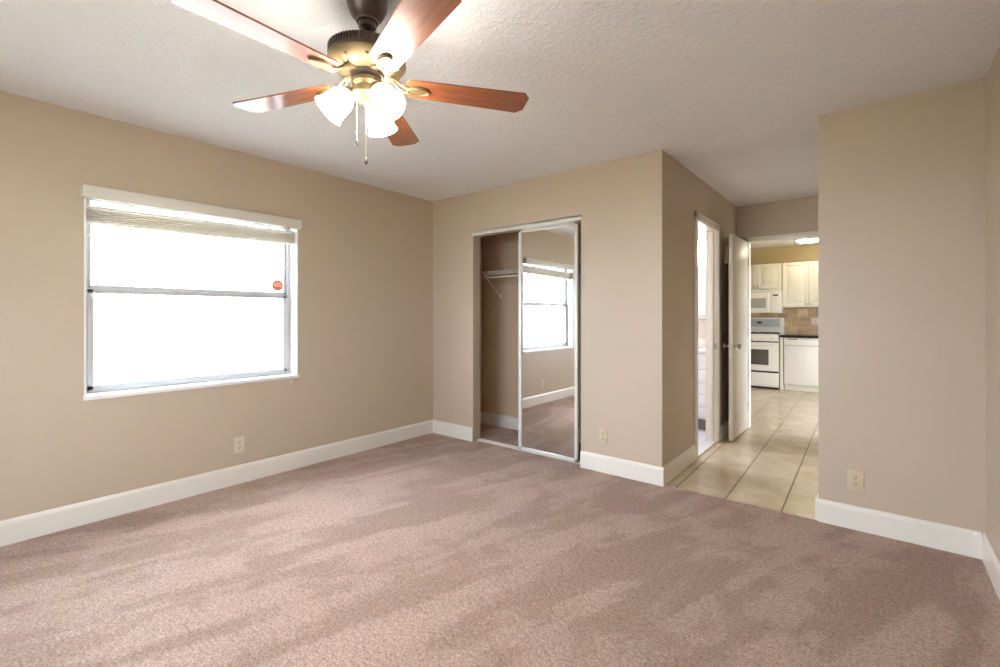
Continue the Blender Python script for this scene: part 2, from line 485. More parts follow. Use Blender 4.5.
# ------------------------------------------------------------------ window 1
gx_ = -3.757   # glass plane
win = thing('window_1', (XL-0.06, (wy0+wy1)/2, wz0), 'single-hung window with grey aluminium sashes in the left wall', 'window', kind='structure')
m = MB()   # white lining of the recess
m.box(-3.790, wy1-0.010, wz0, XL+0.001, wy1, wz1-0.01); m.box(-3.790, wy0, wz0, XL+0.001, wy0+0.010, wz1-0.01); m.box(-3.790, wy0, wz1-0.01, XL+0.001, wy1, wz1)
m.build('window_lining', M_white, win, world=True)
m = MB(); m.box(-3.790, wy0-0.004, 0.731, XL+0.016, wy1+0.004, 0.757, 0.004)
m.build('window_sill', M_white, win, world=True, label='white window sill')
def bar(m, y0, z0, y1, z1, x0=gx_-0.018, x1=gx_+0.018, bev=0.003): m.box(x0, y0, z0, x1, y1, z1, bev)
ya, yb = wy0+0.010, wy1-0.010
m = MB()
bar(m, ya, 0.757, ya+0.026, 1.975, gx_-0.03, gx_+0.012); bar(m, yb-0.026, 0.757, yb, 1.975, gx_-0.03, gx_+0.012)
bar(m, ya, 1.945, yb, 1.975, gx_-0.03, gx_+0.012); bar(m, ya, 0.757, yb, 0.775, gx_-0.03, gx_+0.026)
m.build('window_frame', M_alu, win, world=True)
m = MB()   # upper sash
bar(m, ya+0.02, 1.392, yb-0.02, 1.424, gx_-0.024, gx_-0.004); bar(m, ya+0.02, 1.40, ya+0.04, 1.95, gx_-0.024, gx_-0.004)
bar(m, yb-0.045, 1.40, yb-0.026, 1.95, gx_-0.024, gx_-0.004)
us = m.build('upper_sash', M_alu, win, world=True)
m = MB(); m.box(gx_-0.016, ya+0.03, 1.41, gx_-0.013, yb-0.03, 1.95); m.build('pane', M_glass, us, world=True)
m = MB()   # lower sash, nearer the room
bar(m, ya+0.02, 1.372, yb-0.02, 1.402, gx_-0.002, gx_+0.024); bar(m, ya+0.02, 0.773, yb-0.02, 0.803, gx_-0.002, gx_+0.024)
bar(m, ya+0.02, 0.775, ya+0.05, 1.40, gx_-0.002, gx_+0.024); bar(m, yb-0.062, 0.775, yb-0.026, 1.40, gx_-0.002, gx_+0.024)
ls = m.build('lower_sash', M_alu, win, world=True)
m = MB(); m.box(gx_+0.008, ya+0.045, 0.80, gx_+0.011, yb-0.05, 1.38); m.build('pane', M_glass, ls, world=True)
m = MB(); m.box(gx_+0.024, 1.19, 1.385, gx_+0.040, 1.25, 1.400, 0.003); m.build('sash_lock', M_alu, win, world=True)

# round sticker on the upper pane
st = thing('round_sticker', (gx_-0.0115, 1.765, 1.478), 'round orange red sticker on the upper window pane', 'sticker')
MQ = Matrix.Rotation(PI/2, 4, 'Y')
m = MB(); m.lathe([(0, 0), (0.046, 0), (0.046, 0.0006), (0, 0.0006)], 32, MQ); m.build('sticker_disc', M_redsticker, st)
m = MB()
for dz_, wd in ((0.003, 0.070), (-0.006, 0.066), (0.014, 0.044)):
    m.box(0.0007, -wd/2, dz_-0.0016, 0.0011, wd/2, dz_+0.0016)
m.build('sticker_print', M_whitesticker, st)

# blind
bl = thing('window_shade', (XL+0.02, (wy0+wy1)/2, 1.97), 'raised pleated window shade under a cream valance at the left wall', 'window shade')
m = MB(); m.box(XL+0.0005, 0.548, 1.930, XL+0.058, 1.872, 2.000, 0.004)
m.build('valance', M_valance, bl, world=True)
m = MB()    # stacked pleats, sagging a little on the left
n = 6
zs0 = 1.806
for k in range(n):
    z = zs0+0.014+k*0.0125
    m.prism([(-0.024, 0), (0, -0.0062), (0.024, 0), (0, 0.0062)], wy0+0.016, wy1-0.016, 0,
            Matrix.Translation((-3.688, 0, z)) @ Matrix(((1, 0, 0, 0), (0, 0, 1, 0), (0, 1, 0, 0), (0, 0, 0, 1))))
m.box(-3.700, wy0+0.015, zs0, -3.676, wy1-0.015, zs0+0.095)
m.box(-3.712, wy0+0.014, zs0-0.004, -3.664, wy1-0.014, zs0+0.010, 0.003)
m.box(-3.712, wy0+0.014, zs0+0.088, -3.664, wy1-0.014, zs0+0.102, 0.003)
ps = m.build('pleated_shade', M_blindcloth, bl, world=True)
ym = (wy0+wy1)/2
for v_ in ps.data.vertices: v_.co.z += (v_.co.y-ym)*0.016
for y in (0.66, 1.03, 1.40, 1.77):
    m = MB(); m.tube([(-3.688, y, 1.89), (-3.688, y, 1.985)], 0.0012, 6); m.build('lift_cord', M_cord, bl, world=True)
m = MB(); m.tube([(XL+0.030, 1.800, 1.932), (XL+0.029, 1.801, 0.72)], 0.0010, 6)
cc = m.build('pull_cord', M_cord, bl, world=True)
m = MB(); m.lathe([(0.0015, 0.028), (0.004, 0.02), (0.0065, 0.004), (0.0055, 0), (0, 0)], 12, Matrix.Translation((XL+0.029, 1.801, 0.694)))
m.build('cord_tassel', M_ivory, cc, world=True)

# unseen window added behind the viewer to fill the room with daylight
w2 = thing('window_fill', ((bx0+bx1)/2, YB-0.07, bz0), 'white framed window added unseen behind the viewer to light the room', 'window', kind='structure')
m = MB()
fy0, fy1 = YB-0.11, YB-0.07
m.box(bx0, fy0, bz0, bx1, fy1, bz0+0.04); m.box(bx0, fy0, bz1-0.04, bx1, fy1, bz1); m.box(bx0, fy0, bz0, bx0+0.04, fy1, bz1); m.box(bx1-0.04, fy0, bz0, bx1, fy1, bz1)
m.box((bx0+bx1)/2-0.02, fy0, bz0, (bx0+bx1)/2+0.02, fy1, bz1)
m.build('window_frame', M_white, w2, world=True)
m = MB(); m.box(bx0+0.03, YB-0.092, bz0+0.03, bx1-0.03, YB-0.088, bz1-0.03); m.build('pane', M_glass, w2, world=True)
# bathroom window, patio door
w3 = thing('window_3', (-2.85, 4.62, 0.75), 'bathroom window out of sight beside the vanity', 'window', kind='structure')
m = MB()
for a_, b_, c_, d_ in ((4.15, 0.75, 5.1, 0.79), (4.15, 2.11, 5.1, 2.15), (4.15, 0.75, 4.19, 2.15), (5.06, 0.75, 5.1, 2.15)): m.box(-2.87, a_, b_, -2.83, c_, d_)
m.build('window_frame', M_white, w3, world=True)
w4 = thing('door_3', (1.55, 6.75, 0), 'glazed patio door of the kitchen', 'door', kind='structure')
m = MB()
for a_, b_, c_, d_ in ((6.0, 0, 7.5, 0.06), (6.0, 1.99, 7.5, 2.05), (6.0, 0, 6.05, 2.05), (7.45, 0, 7.5, 2.05), (6.72, 0, 6.78, 2.05)): m.box(1.53, a_, b_, 1.57, c_, d_)
m.build('door_frame', M_white, w4, world=True)

# daylight sampling through the openings
portal((XL-WT-0.02, (wy0+wy1)/2, (wz0+wz1)/2), (0, -PI/2, 0), wz1-wz0, wy1-wy0)
portal(((bx0+bx1)/2, YB-WT-0.02, (bz0+bz1)/2), (PI/2, 0, 0), bx1-bx0, bz1-bz0)
portal((-2.92, 4.625, 1.45), (0, -PI/2, 0), 1.4, 0.95)
portal((1.62, 6.75, 1.02), (0, PI/2, 0), 2.05, 1.5)

# ------------------------------------------------------------------ closet opening, mirror door, shelf
m = MB()
m.box(cx0-0.004, YC-0.008, cz-0.022, cx1+0.004, YC+0.085, cz+0.018, 0.002)
m.box(cx0-0.004, YC-0.008, cz+0.006, cx1+0.004, YC+0.002, cz+0.020, 0.002)
struct('trim_1', m, M_mframe, 'white header track above the closet doors', 'door track')
m = MB()
m.box(cx0+0.002, YC+0.050, 0.0, cx1-0.002, YC+0.100, 0.003)
m.box(cx0+0.002, YC+0.052, 0.0, -2.556, YC+0.058, 0.014, 0.001); m.box(cx0+0.002, YC+0.093, 0.0, cx1-0.002, YC+0.10, 0.014, 0.001)
struct('trim_2', m, M_track, 'white floor track of the closet doors', 'door track')
mx0, mx1, my = -2.553, -1.935, YC+0.060
md = thing('door_1', ((mx0+mx1)/2, my, 0), 'mirrored sliding closet door in a thin white frame', 'mirror door', kind='structure')
fw_ = 0.026
m = MB()
m.box(mx0, my, 0.005, mx0+0.034, my+0.024, 2.018, 0.004); m.box(mx1-0.030, my, 0.005, mx1, my+0.024, 2.018, 0.004)
m.box(mx0, my, 0.005, mx1, my+0.024, 0.032, 0.004); m.box(mx0, my, 1.994, mx1, my+0.024, 2.018, 0.004)
m.build('door_frame', M_mframe, md, world=True)
m = MB(); m.box(mx0+0.02, my+0.010, 0.025, mx1-0.02, my+0.014, 2.0); m.build('mirror', M_mirror, md, world=True)
m = MB(); m.box(mx1-0.16, my+0.004, 0.0032, mx1-0.1, my+0.02, 0.006); m.build('roller', M_dark, md, world=True)

sh = thing('wire_shelf', (-2.40, 3.97, 1.69), 'white wire shelf inside the closet', 'shelf')
m = MB()
sx0, sx1, sy0, sy1, sz = -3.245, -1.56, 3.68, 3.975, 1.695
for y, z in ((sy0, sz), (sy0, sz-0.030), (sy0+0.10, sz-0.006), (sy0+0.2, sz-0.006), (sy1, sz)): m.tube([(sx0, y, z), (sx1, y, z)], 0.0036, 6)
x = sx0+0.004
while x < sx1:
    m.tube([(x, sy0, sz-0.030), (x, sy0, sz), (x, sy1, sz)], 0.0018, 5); x += 0.027
m.build('wire_deck', M_wire, sh, world=True)
m = MB(); m.tube([(sx0+0.02, sy0, sz-0.062), (sx1, sy0, sz-0.062)], 0.007, 8)
for x in (sx0+0.07, -2.75, -2.3): m.tube([(x, sy0, sz-0.03), (x, sy0-0.008, sz-0.05), (x, sy0, sz-0.066)], 0.004, 6)
m.build('hang_rod', M_wire, sh, world=True)
m = MB()
m.box(-3.238, sy0-0.004, sz-0.012, -3.226, sy0+0.006, sz+0.004)
m.tube([(-3.232, sy0, sz-0.005), (-3.232, 3.965, 1.45)], 0.0055, 8); m.box(-3.243, 3.974, 1.425, -3.221, 3.9845, 1.465, 0.002)
m.build('bracket', M_wire, sh, world=True)
m = MB(); m.tube([(-2.3, sy0, sz-0.005), (-2.3, 3.965, 1.45)], 0.0055, 8); m.box(-2.311, 3.974, 1.425, -2.289, 3.9845, 1.465, 0.002)
m.build('bracket', M_wire, sh, world=True)

# ------------------------------------------------------------------ casings, jambs, thresholds
m = MB()
c1, c2 = XE, XE+0.016
m.box(c1, 4.100, 0, c2, 4.160, 2.125, 0.004); m.box(c1, 4.830, 0, c2, 4.890, 2.125, 0.004); m.box(c1, 4.100, 2.065, c2, 4.890, 2.125, 0.004)
m.box(XE-0.102, 4.155, 0, XE+0.002, 4.170, 2.072); m.box(XE-0.102, 4.820, 0, XE+0.002, 4.835, 2.072); m.box(XE-0.102, 4.155, 2.057, XE+0.002, 4.835, 2.072)
m.box(XE-0.062, 4.808, 0, XE-0.028, 4.821, 2.06, 0.002)
tr3 = struct('trim_3', m, M_trim, 'white casing around the bathroom doorway', 'door casing', True)
m = MB(); m.box(XE-0.026, 4.817, 0.905, XE+0.000, 4.8205, 0.965, 0.001); m.build('strike_plate', M_knob, tr3, label='grey metal strike plate')
m = MB(); m.box(XE-0.11, 4.17, -0.01, XE+0.002, 4.82, 0.008, 0.003)
struct('trim_4', m, M_marble, 'white stone threshold of the bathroom doorway', 'threshold', True)
m = MB()
m.box(dx0-0.055, YH-0.016, 0, dx0+0.004, YH, 2.085, 0.004); m.box(dx1-0.004, YH-0.016, 0, dx1+0.038, YH, 2.085, 0.004); m.box(dx0-0.055, YH-0.016, dz-0.012, dx1+0.038, YH, 2.085, 0.004)
m.box(dx0, YH-0.002, 0, dx0+0.014, YH+0.112, dz); m.box(dx1-0.014, YH-0.002, 0, dx1, YH+0.112, dz); m.box(dx0, YH-0.002, dz-0.014, dx1, YH+0.112, dz)
struct('trim_5', m, M_trim, 'white casing around the kitchen doorway', 'door casing', True)
m = MB(); m.box(XE, YC+0.004, -0.004, XS, YC+0.022, 0.004, 0.002)
struct('trim_6', m, M_carpet, 'carpet edge against the hall tiles', 'carpet edge')

# open flush door
dr = thing('door_2', (-1.085, YH-0.02, 0.01), 'white flush door standing open against the hall wall', 'door', kind='structure')
m = MB(); m.box(-1.119, 4.915, 0.012, -1.084, 5.602, 2.032, 0.002)
m.build('door_leaf', M_door, dr, world=True)
kz = 0.93
MX = Matrix.Translation((-1.084, 4.975, kz)) @ Matrix.Rotation(PI/2, 4, 'Y')
MX2 = Matrix.Translation((-1.119, 4.975, kz)) @ Matrix.Rotation(-PI/2, 4, 'Y')
kp = [(0.030, 0), (0.030, 0.004), (0.014, 0.009), (0.010, 0.016), (0.011, 0.030), (0.022, 0.038), (0.027, 0.048), (0.025, 0.058), (0.014, 0.064), (0, 0.065)]
for mm in (MX, MX2):
    m = MB(); m.lathe(kp, 24, mm); m.build('door_knob', M_knob, dr, world=True)
m = MB(); m.box(-1.113, 4.9135, kz-0.028, -1.090, 4.9155, kz+0.028); m.box(-1.108, 4.909, kz-0.008, -1.097, 4.915, kz+0.008, 0.001)
m.build('latch_plate', M_knob, dr, world=True)
for z in (0.25, 1.05, 1.82):
    m = MB(); m.tube([(-1.080, 5.612, z-0.045), (-1.080, 5.612, z+0.045)], 0.0055, 8); m.build('hinge', M_knob, dr, world=True)

# chime box on the hall wall
ch = thing('door_chime', (XE, 5.16, 1.86), 'beige door chime box on the hall wall behind the open door', 'door chime')
m = MB(); m.box(0.0, -0.060, -0.095, 0.032, 0.060, 0.080, 0.010); m.build('cover', M_ivory, ch)
m = MB()
for k in range(7): m.box(0.0315, -0.04, -0.07+k*0.008, 0.0325, 0.04, -0.067+k*0.008)
m.build('grille', M_almond, ch)

# ------------------------------------------------------------------ outlets
def outlet(loc, rz, w_, h_, mp_, label, kind='duplex'):
    """plate faces local -Y"""
    t = thing('wall_outlet', loc, label, 'outlet', None, rz)
    m = MB(); m.box(-w_/2, -0.006, -h_/2, w_/2, -0.0002, h_/2, 0.0022); m.build('cover_plate', mp_, t)
    if kind == 'duplex':
        for s in (-1, 1):
            pts = []
            for k in range(24):
                a = 2*PI*k/24; pts.append((max(-0.0165, min(0.0165, 0.0175*math.cos(a))), 0.0145*math.sin(a)))
            m = MB(); m.prism(pts, 0, 0.0025, 0, Matrix.Translation((0, -0.0055, s*0.0195)) @ Matrix.Rotation(PI/2, 4, 'X'))
            f = m.build('socket', mp_, t)
            m = MB(); z = s*0.0195
            m.box(-0.0075, -0.0092, z-0.001, -0.005, -0.0078, z+0.009); m.box(0.005, -0.0092, z-0.001, 0.0075, -0.0078, z+0.009)
            m.lathe([(0, 0), (0.003, 0), (0.003, 0.001), (0, 0.001)], 12, Matrix.Translation((0, -0.0082, z-0.007)) @ Matrix.Rotation(PI/2, 4, 'X'))
            m.build('slot', M_slot, f)
        m = MB(); m.lathe([(0, 0), (0.003, 0), (0.002, 0.0015), (0, 0.0018)], 12, Matrix.Translation((0, -0.006, 0)) @ Matrix.Rotation(PI/2, 4, 'X'))
        m.build('screw', M_knob, t)
    return t
outlet((XL, 1.421, 0.283), PI/2, 0.072, 0.116, M_ivory, 'pale beige duplex outlet on the left wall under the window')
outlet((-1.668, YC, 0.283), 0, 0.070, 0.114, M_almond, 'almond duplex outlet between the closet and the hall corner')
outlet((-0.093, YS, 0.280), 0, 0.075, 0.118, M_almond, 'almond duplex outlet on the short right wall')

# ------------------------------------------------------------------ ceiling fan
FX, FY, BZ = -1.497, 1.040, 2.117      # axis, blade height
fan = thing('ceiling_fan', (FX, FY, CH), 'five-blade ceiling fan with walnut blades and three lit frosted shades', 'ceiling fan')
def rel(z): return z-CH
m = MB(); m.lathe([(0.076, rel(2.4395)), (0.076, rel(2.420)), (0.072, rel(2.396)), (0.058, rel(2.368)), (0.042, rel(2.352)), (0.040, rel(2.344))], 40)
m.build('canopy', M_bronze, fan)
m = MB(); m.lathe([(0.028, rel(2.356)), (0.033, rel(2.342)), (0.032, rel(2.324)), (0.022, rel(2.314)), (0.0125, rel(2.309)), (0.0125, rel(2.258))], 28)
m.lathe([(0.0125, rel(2.276)), (0.022, rel(2.272)), (0.028, rel(2.262)), (0.028, rel(2.255))], 28)
m.build('downrod', M_bronze, fan)
m = MB(); m.lathe([(0.0, rel(2.258)), (0.060, rel(2.258)), (0.098, rel(2.254)), (0.120, rel(2.245)), (0.132, rel(2.232)), (0.138, rel(2.215)), (0.1415, rel(2.200)), (0.143, rel(2.190))], 64)
for k in range(72):   # vent ribs round the top band
    a = 2*PI*k/72
    Mr = Matrix.Rotation(a, 4, 'Z')
    m.box(0.115, -0.0026, rel(2.202), 0.1425, 0.0026, rel(2.232), 0, mtx=Mr)
m.build('motor_housing', M_bronze, fan)
m = MB(); m.lathe([(0.143, rel(2.191)), (0.1445, rel(2.188)), (0.142, rel(2.184)), (0.136, rel(2.178)), (0.124, rel(2.166)), (0.105, rel(2.155)), (0.083, rel(2.148)), (0.0, rel(2.147))], 64)
for k in range(10):
    a = 2*PI*k/10
    m.sphere((0.122*math.cos(a), 0.122*math.sin(a), rel(2.166)), 0.006, u=10, v=6)
m.build('motor_bowl', M_brass, fan)
m = MB(); m.lathe([(0.062, rel(2.152)), (0.064, rel(2.146)), (0.060, rel(2.136)), (0.048, rel(2.134)), (0.046, rel(2.128))], 40); m.build('flywheel', M_bronze, fan)

def blade_outline():
    r0, r1 = 0.136, 0.635
    w0, w1, ch_ = 0.054, 0.069, 0.028
    pts = []
    for k in range(13):            # rounded root
        a = PI/2 + PI*k/12
        cxr = r0+0.030
        pts.append((cxr+0.030*math.cos(a), w0*math.sin(a)))
    pts += [(r1-ch_*0.9, -w1), (r1, -w1+ch_), (r1, w1-ch_), (r1-ch_*0.9, w1)]
    return pts
PITCH = R(-7.5)
def make_blade(az):
    rt = MB()
    rt.prism(blade_outline(), -0.003, 0.003, 0.0012)
    b_ = rt.build('blade', M_blade, fan)
    b_.matrix_local = Matrix.Translation((0, 0, BZ-CH)) @ Matrix.Rotation(az, 4, 'Z') @ Matrix.Rotation(PITCH, 4, 'X')
    # iron under the blade: oval medallion with two slots, and arm up to the motor
    m = MB()
    ov = [(0.190+0.048*math.cos(2*PI*k/32), 0.026*math.sin(2*PI*k/32)) for k in range(32)]
    m.prism(ov, -0.010, -0.0032, 0.002)
    ring = [(0.190+0.041*math.cos(2*PI*k/32), 0.020*math.sin(2*PI*k/32)) for k in range(32)]
    m.tube([(x, y, -0.011) for x, y in ring+[ring[0]]], 0.0032, 6)
    m.tube([(0.160, 0, -0.011), (0.222, 0, -0.011)], 0.0032, 6)
    # two curved arms
    for s in (-1, 1):
        m.tube([(0.155, s*0.012, -0.009), (0.138, s*0.017, -0.007), (0.120, s*0.017, 0.004), (0.102, s*0.011, 0.022), (0.080, s*0.007, 0.031)], [0.005, 0.005, 0.006, 0.006, 0.007], 8)
    m.box(0.060, -0.016, 0.026, 0.098, 0.016, 0.038, 0.003)
    for x, y in ((0.170, 0.016), (0.170, -0.016), (0.230, 0)): m.sphere((x, y, -0.0105), 0.0045, (1, 1, 0.5), 10, 6)
    m.build('blade_iron', M_brass, b_)
    return b_
PHI = 0.961
for k in range(5): make_blade(PHI + k*2*PI/5)

# light kit
m = MB(); m.lathe([(0.046, rel(2.130)), (0.056, rel(2.122)), (0.058, rel(2.108)), (0.050, rel(2.094)), (0.058, rel(2.086)), (0.060, rel(2.066)), (0.048, rel(2.050)), (0.030, rel(2.042)), (0.014, rel(2.034)), (0.008, rel(2.024)), (0, rel(2.022))], 40)
YAW = 0.6838
TILT = R(47)      # of the shade axis below the horizontal
lk_arm_az = [R(200)+YAW, R(80)+YAW, R(-40)+YAW]
def sh_mtx(az):
    # local +Z of a shade points along its axis, outward and down
    return Matrix.Rotation(az, 4, 'Z') @ Matrix.Translation((0.060, 0, rel(2.074))) @ Matrix.Rotation(PI/2+TILT, 4, 'Y') @ Matrix.Scale(0.96, 4)
for az in lk_arm_az:
    Mr = Matrix.Rotation(az, 4, 'Z')
    p = [Mr @ Vector(q) for q in ((0.045, 0, rel(2.080)), (0.060, 0, rel(2.080)), (0.072, 0, rel(2.066)))]
    m.tube(p, 0.010, 10)
    m.lathe([(0.0, -0.006), (0.020, -0.004), (0.027, 0.004), (0.028, 0.022), (0.025, 0.024)], 24, sh_mtx(az))
lk = m.build('light_kit', M_brass, fan)
for az in lk_arm_az:
    m = MB()
    prof = [(0.0235, 0.010), (0.032, 0.020), (0.044, 0.036), (0.0500, 0.056), (0.0515, 0.076), (0.053, 0.096), (0.057, 0.112), (0.062, 0.122)]
    inner = [(r-0.003, z) for r, z in reversed(prof)]
    m.lathe(prof+inner+[prof[0]], 40, sh_mtx(az), cap=False)
    m.build('lamp_shade', M_shade, lk)
    m = MB()
    m.lathe([(0.012, 0.012), (0.013, 0.030), (0.024, 0.050), (0.029, 0.068), (0.024, 0.088), (0.012, 0.097), (0, 0.099)], 20, sh_mtx(az))
    m.build('light_bulb', M_bulb, lk)
def chain(ox, oy, ztop, zbot, fob):
    m = MB()
    m.tube([(ox, oy, rel(ztop)), (ox, oy, rel(zbot))], 0.0005, 6)
    z = ztop
    while z > zbot:
        m.sphere((ox, oy, rel(z)), 0.0011, u=6, v=4); z -= 0.0055
    c_ = m.build('pull_chain', M_chain, fan)
    m = MB(); m.lathe([(0.001, rel(zbot)+0.002), (0.005, rel(zbot)-0.006), (0.0068 if fob else 0.005, rel(zbot)-0.016), (0.004, rel(zbot)-0.026), (0, rel(zbot)-0.027)], 14, Matrix.Translation((ox, oy, 0)))
    m.build('chain_fob', M_bronze, c_)
rc, rs = math.cos(YAW), math.sin(YAW)
chain(-0.040*rc, -0.040*rs, 2.12, 1.905, False)
chain(0.004*rc+0.03*rs, 0.004*rs-0.03*rc, 2.04, 1.825, True)

# ------------------------------------------------------------------ bathroom
va = thing('bathroom_vanity', (-1.7, 5.4, 0), 'white vanity cabinet seen through the narrow bathroom doorway', 'vanity')
m = MB(); m.box(-2.15, 5.19, 0.0, XE-0.108, YH-0.013, 0.835, 0.002); m.build('body', M_bathwhite, va, world=True)
for z0, z1 in ((0.665, 0.825), (0.53, 0.655), (0.40, 0.52), (0.265, 0.39), (0.15, 0.255)):
    for x0, x1 in ((-1.70, -1.33), (-2.13, -1.72)):
        m = MB(); m.box(x0, 5.170, z0, x1, 5.1895, z1, 0.004); d_ = m.build('drawer', M_bathwhite, va, world=True)
        m = MB(); m.sphere(((x0+x1)/2, 5.160, (z0+z1)/2), 0.010); m.build('knob', M_knob, d_, world=True)
m = MB(); m.box(-1.56, 5.182, 0.012, -1.405, 5.1895, 0.125, 0.002)
for k in range(6): m.box(-1.552, 5.178, 0.022+k*0.017, -1.413, 5.183, 0.029+k*0.017)
m.build('toe_kick_vent', M_ventgrey, va, world=True, label='dark grey vent grille at the foot of the vanity')
m = MB(); m.box(-2.16, 5.155, 0.836, XE-0.108, YH-0.0125, 0.872, 0.006); m.box(-2.16, YH-0.035, 0.872, XE-0.108, YH-0.0125, 0.97, 0.004)
tag(m.build('vanity_countertop', M_marble), 'white countertop with backsplash on the bathroom vanity', 'countertop')
wc = thing('wall_cabinet', (-1.6, 5.55, 1.2), 'white cabinet hanging on the wall above the bathroom vanity', 'cabinet')
m = MB(); m.box(-1.95, 5.50, 1.215, XE-0.108, YH-0.0125, 1.80, 0.003); m.box(-1.96, 5.47, 1.20, XE-0.108, YH-0.0125, 1.222, 0.004); m.build('body', M_bathwhite, wc, world=True)
for x0, x1, kx in ((-1.60, -1.325, -1.42), (-1.94, -1.61, -1.64)):
    m = MB(); m.box(x0, 5.482, 1.235, x1, 5.4995, 1.785, 0.004); m.box(x0+0.05, 5.478, 1.29, x1-0.05, 5.4825, 1.73, 0.002); d_ = m.build('door', M_bathwhite, wc, world=True)
    m = MB(); m.sphere((kx, 5.468, 1.64), 0.010); m.build('knob', M_knob, d_, world=True)
vl = thing('vanity_light', (-1.6, 5.6, 1.98), 'lit vanity light on the wall above the bathroom cabinet', 'light')
m = MB(); m.box(-1.95, 5.575, 1.955, XE-0.12, YH-0.0125, 1.985, 0.004); m.build('back_bar', M_knob, vl, world=True)
for x in (-1.45, -1.62, -1.79):
    m = MB(); m.lathe([(0, 0), (0.04, 0.0), (0.055, 0.05), (0.058, 0.12), (0.055, 0.19), (0.04, 0.24), (0, 0.24)], 24, Matrix.Translation((x, 5.515, 1.845))); m.build('shade', M_vlight, vl, world=True)

bcl = thing('added_bathroom_light', (-2.15, 4.50, CH), 'unseen round ceiling light added in the bathroom to light the hall tiles', 'ceiling light')  # unseen lamp added to spill light through the doorway onto the hall tiles
m = MB(); m.lathe([(0.14, -0.0005), (0.14, -0.02), (0.125, -0.025)], 32); m.build('rim', M_white, bcl)
m = MB(); m.lathe([(0.125, -0.022), (0.11, -0.045), (0.06, -0.062), (0, -0.066)], 32); m.build('diffuser', M_blight, bcl)
# ------------------------------------------------------------------ kitchen
rg = thing('gas_range', (-1.63, 9.1, 0), 'white range with dark oven window below the microwave', 'stove')
rx0, rx1, ry = -2.008, -1.250, 8.86
m = MB()
m.box(rx0, ry+0.02, 0.03, rx1, 9.40, 0.905, 0.003); m.box(rx0-0.0, ry-0.002, 0.892, rx1+0.0, 9.40, 0.915, 0.004)
m.box(rx0, ry-0.01, 0.800, rx1, ry+0.03, 0.893, 0.006)
m.build('body', M_enamel, rg, world=True)
m = MB(); m.box(rx0+0.03, ry+0.05, 0.0, rx1-0.03, 9.38, 0.035); m.build('base', M_dark, rg, world=True)
m = MB(); m.box(rx0+0.004, ry-0.012, 0.300, rx1-0.004, ry+0.019, 0.780, 0.006); od = m.build('oven_door', M_enamel, rg, world=True)
m = MB(); m.box(rx0+0.15, ry-0.016, 0.400, rx1-0.15, ry-0.011, 0.660, 0.003); m.build('oven_window', M_ovenglass, od, world=True)
m = MB(); m.tube([(rx0+0.05, ry-0.045, 0.735), (rx1-0.05, ry-0.045, 0.735)], 0.010, 10)
for x in (rx0+0.07, rx1-0.07): m.tube([(x, ry-0.045, 0.735), (x, ry-0.012, 0.735)], 0.008, 8)
m.build('door_handle', M_enamel, od, world=True)
m = MB(); m.box(rx0+0.004, ry-0.012, 0.045, rx1-0.004, ry+0.019, 0.270, 0.006); m.build('warming_drawer', M_enamel, rg, world=True)
m = MB(); m.box(rx0+0.01, ry+0.008, 0.265, rx1-0.01, ry+0.0195, 0.305); m.build('shadow_gap', M_dark, rg, world=True); m = MB(); m.box(rx0+0.01, ry+0.008, 0.776, rx1-0.01, ry+0.0195, 0.802); m.build('shadow_gap', M_dark, rg, world=True)  # dark strips put the shade of the door gaps into colour
for k in range(5):
    x = rx0+0.10+k*0.14
    m = MB(); m.lathe([(0.022, 0), (0.021, 0.012), (0.016, 0.024), (0, 0.026)], 18, Matrix.Translation((x, ry-0.0095, 0.848)) @ Matrix.Rotation(PI/2, 4, 'X')); m.build('burner_knob', M_ivory, rg, world=True)
for x in (-1.81, -1.45):
    m = MB()
    for yy in (8.92, 9.05, 9.18, 9.31): m.box(x-0.15, yy-0.005, 0.928, x+0.15, yy+0.005, 0.940)
    for xx in (x-0.15, x, x+0.15): m.box(xx-0.005, 8.90, 0.916, xx+0.005, 9.33, 0.938)
    m.build('burner_grate', M_iron, rg, world=True)
m = MB()
m.box(rx0, 9.365, 0.915, rx1, 9.425, 1.192, 0.006); m.box(rx0, 9.335, 1.02, rx1, 9.37, 1.192, 0.006)
m.build('backguard', M_enamel, rg, world=True)
m = MB(); m.box(rx0+0.05, 9.331, 1.035, rx1-0.05, 9.336, 1.172, 0.002); cp = m.build('control_panel', M_panelgrey, rg, world=True)
m = MB(); m.box(-1.66, 9.328, 1.09, -1.58, 9.3315, 1.125); m.build('clock_display', M_dark, cp, world=True)

mw = thing('microwave', (-1.63, 9.2, 1.27), 'white over-the-range microwave under the short kitchen cabinet', 'microwave')
m = MB(); m.box(rx0+0.002, 9.045, 1.275, -1.240, 9.425, 1.678, 0.004); m.build('body', M_enamel, mw, world=True)
m = MB(); m.box(rx0+0.004, 9.022, 1.285, -1.405, 9.044, 1.625, 0.006); md_ = m.build('door', M_enamel, mw, world=True)
m = MB(); m.box(rx0+0.06, 9.018, 1.36, -1.475, 9.0225, 1.535, 0.003); m.build('door_window', M_mwglass, md_, world=True)
m = MB(); m.tube([(-1.437, 8.995, 1.33), (-1.437, 8.995, 1.59)], 0.008, 10)
for z in (1.345, 1.575): m.tube([(-1.437, 8.995, z), (-1.437, 9.022, z)], 0.007, 8)
m.build('door_handle', M_enamel, md_, world=True)
m = MB(); m.box(-1.400, 9.026, 1.285, -1.243, 9.0445, 1.625, 0.004); cp = m.build('control_panel', M_enamel, mw, world=True)
m = MB(); m.box(-1.365, 9.0225, 1.565, -1.285, 9.0262, 1.592, 0.001); m.build('clock_display', M_dark, cp, world=True)
m = MB()
for r_ in range(5):
    for c_ in range(3): m.box(-1.362+c_*0.028, 9.0235, 1.33+r_*0.036, -1.342+c_*0.028, 9.0262, 1.352+r_*0.036)
m.build('keypad', M_cab, cp, world=True)
